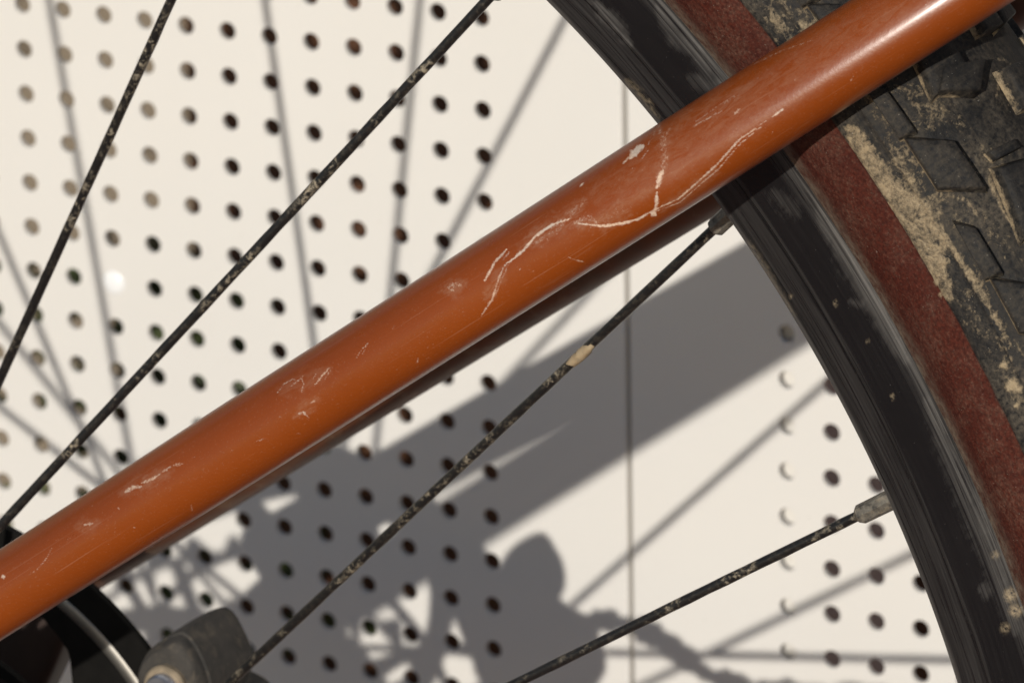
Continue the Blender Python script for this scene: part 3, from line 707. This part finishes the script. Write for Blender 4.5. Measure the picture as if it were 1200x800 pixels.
# ---- frame tubes
BEND = 5.5e-8
WEAR = [  # scratches and chips: line, half width (px), strength, raggedness
    ([(898, 142), (867, 163), (840, 193), (819, 212), (795, 233), (771, 244)], 1.5, 0.75, 0.5), ([(895, 146), (868, 168), (843, 197), (822, 215), (797, 237), (771, 247)], 1.0, 0.6, 0.6),
    ([(771, 244), (747, 257), (729, 262), (708, 265), (678, 262)], 2.2, 0.85, 0.7), ([(905, 137), (918, 128)], 1.6, 0.9, 0.4),
    ([(669, 256), (648, 263), (627, 277), (612, 295), (591, 311)], 2.0, 0.95, 0.5), ([(591, 311), (585, 325), (576, 352), (564, 370)], 1.6, 0.65, 0.5), ([(598, 306), (590, 322), (580, 348)], 1.0, 0.4, 0.7),
    ([(594, 292), (580, 307), (568, 329)], 2.0, 0.8, 0.6), ([(597, 295), (588, 306)], 1.2, 0.5, 0.6),
    ([(753, 171), (744, 177), (739, 185)], 5.5, 1.0, 0.8), ([(738, 183), (730, 192)], 2.0, 0.6, 0.8), ([(760, 176), (752, 186)], 1.2, 0.5, 0.7),
    ([(777, 200), (772, 209), (770, 220)], 4.0, 0.85, 0.8), ([(770, 225), (769, 240), (768, 247)], 2.6, 0.8, 0.8), ([(764, 249), (768, 252)], 4.5, 0.95, 0.7),
    ([(772, 145), (776, 165), (779, 185), (777, 200)], 5.0, 0.28, 0.9), ([(785, 150), (777, 168)], 2.0, 0.35, 0.9), ([(770, 150), (756, 176)], 2.0, 0.25, 0.9),
    ([(684, 214), (679, 219)], 1.3, 0.8, 0.4), ([(846, 130), (811, 149)], 1.1, 0.5, 0.6), ([(870, 108), (845, 124)], 1.0, 0.35, 0.6), ([(863, 110), (812, 145)], 1.0, 0.35, 0.7),
    ([(666, 301), (675, 305), (685, 307)], 1.1, 0.45, 0.6), ([(953, 47), (915, 60), (880, 77)], 1.2, 0.3, 0.8), ([(867, 128), (860, 134)], 2.4, 0.5, 0.8),
    ([(325, 460), (334, 449), (343, 444), (353, 447)], 1.2, 0.55, 0.7), ([(337, 456), (350, 445), (356, 440)], 1.0, 0.5, 0.7), ([(352, 440), (356, 450), (353, 459)], 1.2, 0.5, 0.7), ([(368, 452), (376, 442), (388, 429)], 1.3, 0.6, 0.6), ([(372, 436), (366, 444)], 1.0, 0.45, 0.6), ([(380, 446), (388, 432)], 0.9, 0.45, 0.6),
    ([(347, 485), (356, 483), (362, 489)], 1.8, 0.5, 0.9), ([(370, 469), (364, 472)], 1.6, 0.5, 0.8), ([(300, 517), (312, 513)], 1.2, 0.35, 0.8), ([(418, 419), (424, 409), (432, 402)], 1.1, 0.5, 0.7), ([(424, 416), (430, 405)], 0.9, 0.4, 0.7),
    ([(524, 337), (531, 333), (540, 335)], 4.0, 0.36, 0.8), ([(526, 338), (532, 341)], 1.6, 0.5, 0.8), ([(490, 420), (489, 425)], 1.4, 0.6, 0.5), ([(463, 435), (471, 428)], 1.0, 0.35, 0.7),
    ([(147, 576), (156, 571), (166, 570)], 3.2, 0.62, 0.95), ([(166, 566), (180, 560), (188, 555)], 2.4, 0.58, 0.95), ([(190, 553), (200, 546)], 2.0, 0.55, 0.95), ([(203, 545), (214, 543)], 2.0, 0.4, 0.95),
    ([(98, 615), (109, 613)], 2.2, 0.5, 0.8), ([(138, 594), (140, 597)], 1.4, 0.45, 0.6), ([(224, 591), (225, 598)], 1.1, 0.45, 0.6), ([(62, 640), (54, 655), (44, 666), (34, 673)], 1.0, 0.35, 0.7), ([(2, 676), (5, 675)], 3.0, 0.9, 0.6), ([(57, 643), (61, 650)], 0.8, 0.3, 0.6),
    ([(690, 268), (715, 252), (740, 240)], 6.0, 0.13, 0.9), ([(700, 262), (690, 255), (672, 262)], 4.0, 0.3, 0.9), ([(640, 268), (660, 258), (684, 236)], 6.0, 0.26, 0.9), ([(616, 290), (640, 278), (660, 262)], 4.5, 0.28, 0.9)]
SMUDGE = [([(612, 290), (640, 272), (662, 258), (684, 236)], 9, 0.75, 0.7), ([(672, 262), (705, 262), (735, 250)], 7, 0.7, 0.7), ([(772, 150), (778, 178), (776, 205)], 9, 0.8, 0.7),
          ([(700, 255), (740, 230), (775, 212)], 7, 0.5, 0.9), ([(785, 150), (830, 130), (880, 100)], 10, 0.55, 0.7), ([(520, 340), (545, 333)], 8, 0.8, 0.6), ([(330, 458), (385, 435)], 9, 0.45, 0.8),
          ([(145, 577), (200, 550)], 8, 0.55, 0.8), ([(90, 618), (115, 612)], 6, 0.5, 0.8), ([(570, 350), (590, 315)], 6, 0.6, 0.8), ([(840, 200), (800, 232), (775, 246)], 6, 0.6, 0.8), ([(345, 488), (372, 468)], 6, 0.5, 0.8)]
for k in range(46):    # small nicks
    x = rng.uniform(10, 1150); c = 696.5 - 0.6375 * x; y = c + rng.uniform(-42, 42); a = rng.normal(-0.55, 0.35); l = rng.uniform(1.5, 9)
    WEAR.append(([(x, y), (x + l * math.cos(a), y + l * math.sin(a))], rng.uniform(0.6, 1.0), rng.uniform(0.1, 0.38), 0.6))
Z0 = lambda p_: np.linalg.norm(L2wall(p_) - CAM_POS)
def stay(name, path, rad, parent, worn, oval=None, mat=None):
    """round tube along a path in the wheel frame"""
    seg = 220 if worn else 48
    v, f = tube(LB(path), rad, seg)
    if oval:
        ax = path[900] - path[300]; ax /= np.linalg.norm(ax)
        view = WHEEL_M.T @ (CAM_POS - L2wall(path[600])); view /= np.linalg.norm(view)
        lit = -(WHEEL_M.T @ SUN_L); lit /= np.linalg.norm(lit)
        wc = np.cross(ax, view); wc /= np.linalg.norm(wc); ws = np.cross(ax, lit); ws /= np.linalg.norm(ws)
        al = math.atan2(np.dot(np.cross(wc, ws), ax), wc @ ws); ph = math.copysign(oval[0], al)
        mj = wc * math.cos(ph) + np.cross(ax, wc) * math.sin(ph)
        k = oval[1] ** 2; b = 1 / math.sqrt(k * math.cos(ph) ** 2 + math.sin(ph) ** 2)
        print('OVAL', math.degrees(al), b, 'shadow x', b * math.sqrt(k * math.cos(ph - al) ** 2 + math.sin(ph - al) ** 2))
        mj = LB(mj); c = np.repeat(LB(path), seg, axis=0); D = v - c
        v = c + b * (D + (oval[1] - 1) * (D @ mj)[:, None] * mj)
    me = fix_normals(mesh(name, v, f))
    t = np.concatenate([[0], np.cumsum(np.linalg.norm(np.diff(path, axis=0), axis=1))])
    vw = np.stack([v[:, 0], -v[:, 2], v[:, 1]], 1)
    ang = np.tile(np.arange(seg) * 2 * np.pi / seg, len(t))
    attr(me, 'puv', np.stack([np.repeat(t, seg), np.cos(ang) * 0.009, np.sin(ang) * 0.009], 1))
    if worn:
        P = px_of(L2wall(vw)); c = L2wall(np.repeat(path, seg, axis=0)); nrm = L2wall(vw) - c
        facing = np.einsum('ij,ij->i', nrm, CAM_POS - c) > 0
        attr(me, 'wear', strokes(P, WEAR, 60.0, 0.60) * facing)
        dust_sheen = strokes(P, [([(700, 225), (780, 190), (860, 135), (1000, 40), (1080, 0)], 22, 0.42, 0.5)], 90.0) * facing  # dusty haze with the gloss sheen painted into it
        dust_sheen = np.maximum(dust_sheen, strokes(P, SMUDGE, 95.0) * facing)
        attr(me, 'dust', dust_sheen)
    else:
        attr(me, 'wear', np.zeros(len(v))); attr(me, 'dust', np.zeros(len(v)))
    return link(name, me, [mat or M_FRAME], parent, matrix=WM)
# near stay: straight from the dropout, then bent inwards toward the seat tube; slightly tapered
xs = np.array([0, 150, 260, 398, 585, 773, 997, 1200.0]); ys = np.array([696.6, 601.6, 532.2, 445.0, 325.2, 204.2, 61.4, -68.0])
fit = np.polyfit(xs, ys, 2)
xx = np.linspace(-15, 1215, 1500)
hs = 0.062 - 0.016 * xx / 997 - BEND * np.maximum(xx - 620, 0) ** 2
path = np.array([ray_to_plane((x, np.polyval(fit, x)), h) for x, h in zip(xx, hs)])
rad = np.interp(xx, [0, 150, 260, 600, 800, 1200], [45.3, 46.9, 48.8, 50.2, 51.6, 52.2])
rad = np.convolve(np.pad(rad, 60, mode='edge'), np.ones(121) / 121, 'valid') * np.array([Z0(p_) for p_ in path]) / F_PX
d0 = path[0] - path[40]; d0 /= np.linalg.norm(d0); d1 = path[-1] - path[-40]; d1 /= np.linalg.norm(d1)
path = np.concatenate([path[0] + d0 * np.linspace(0.115, 0.002, 20)[:, None], path, path[-1] + d1 * np.linspace(0.002, 0.20, 20)[:, None]])
rad = np.concatenate([np.full(20, rad[0]), rad, np.full(20, rad[-1])])
stay('seat_stay', path, rad, bike, True, (math.radians(62), 1.28))
DROP = path[0]
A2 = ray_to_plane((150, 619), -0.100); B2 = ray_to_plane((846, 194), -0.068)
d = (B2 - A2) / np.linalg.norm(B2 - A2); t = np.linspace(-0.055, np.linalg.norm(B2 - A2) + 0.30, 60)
stay('seat_stay', A2 + d * t[:, None], np.interp(t, [0, 0.2], [44.0 * Z0(A2) / F_PX, 46.5 * Z0(B2) / F_PX]), bike, False, mat=M_STAY_SHADE)['label'] = 'seat stay on the far side of the wheel, shade painted into its colour'
def plain_tube(name, p0, p1, r0, r1, parent=bike):
    path = np.array(p0) + (np.array(p1) - np.array(p0)) * np.linspace(0, 1, 30)[:, None]
    v, f = tube(LB(path), np.linspace(r0, r1, 30), 32); me = fix_normals(mesh(name, v, f))
    attr(me, 'puv', v); attr(me, 'wear', np.zeros(len(v))); attr(me, 'dust', np.zeros(len(v)))
    return link(name, me, [M_FRAME], parent, matrix=WM)
plain_tube('chain_stay', (0.01, 0.01, -0.074), (0.43, 0.05, -0.045), 0.009, 0.011)
plain_tube('chain_stay', (0.01, 0.01, 0.094), (0.43, 0.05, 0.045), 0.009, 0.011)
plain_tube('seat_tube', (0.43, 0.09, 0.0), (0.475, -0.50, 0.0), 0.0175, 0.0165)
def plate(name, px, h, th_, parent=bike, bev=0.002):
    me = extrude_poly([tuple(ray_to_plane(p_, h)[:2]) for p_ in px], -h, -h + th_, bev, 3)
    n = len(me.vertices); co = np.empty(n * 3); me.vertices.foreach_get('co', co)
    attr(me, 'puv', co.reshape(-1, 3)); attr(me, 'wear', np.zeros(n)); attr(me, 'dust', np.zeros(n))
    return link(name, me, [M_DROPOUT_SHADE], parent, matrix=WM, smooth=False)
plate('dropout', [(-40, 735), (30, 705), (75, 690), (82, 722), (74, 752), (62, 782), (30, 850), (-60, 980), (-200, 1040), (-230, 960), (-150, 840)], -0.082, 0.010)
# near dropout, below the left edge of the photograph
cN = DROP
nd = [(cN[0] - 0.012, cN[1] - 0.008), (cN[0] + 0.016, cN[1] - 0.014), (0.020, 0.004), (0.012, 0.020), (-0.012, 0.016), (-0.022, -0.004)]
me = extrude_poly(nd, -0.078, -0.070, 0.0015, 2); n = len(me.vertices)
attr(me, 'puv', np.zeros((n, 3))); attr(me, 'wear', np.zeros(n)); attr(me, 'dust', np.zeros(n))
link('dropout', me, [M_FRAME], bike, matrix=WM, smooth=False)
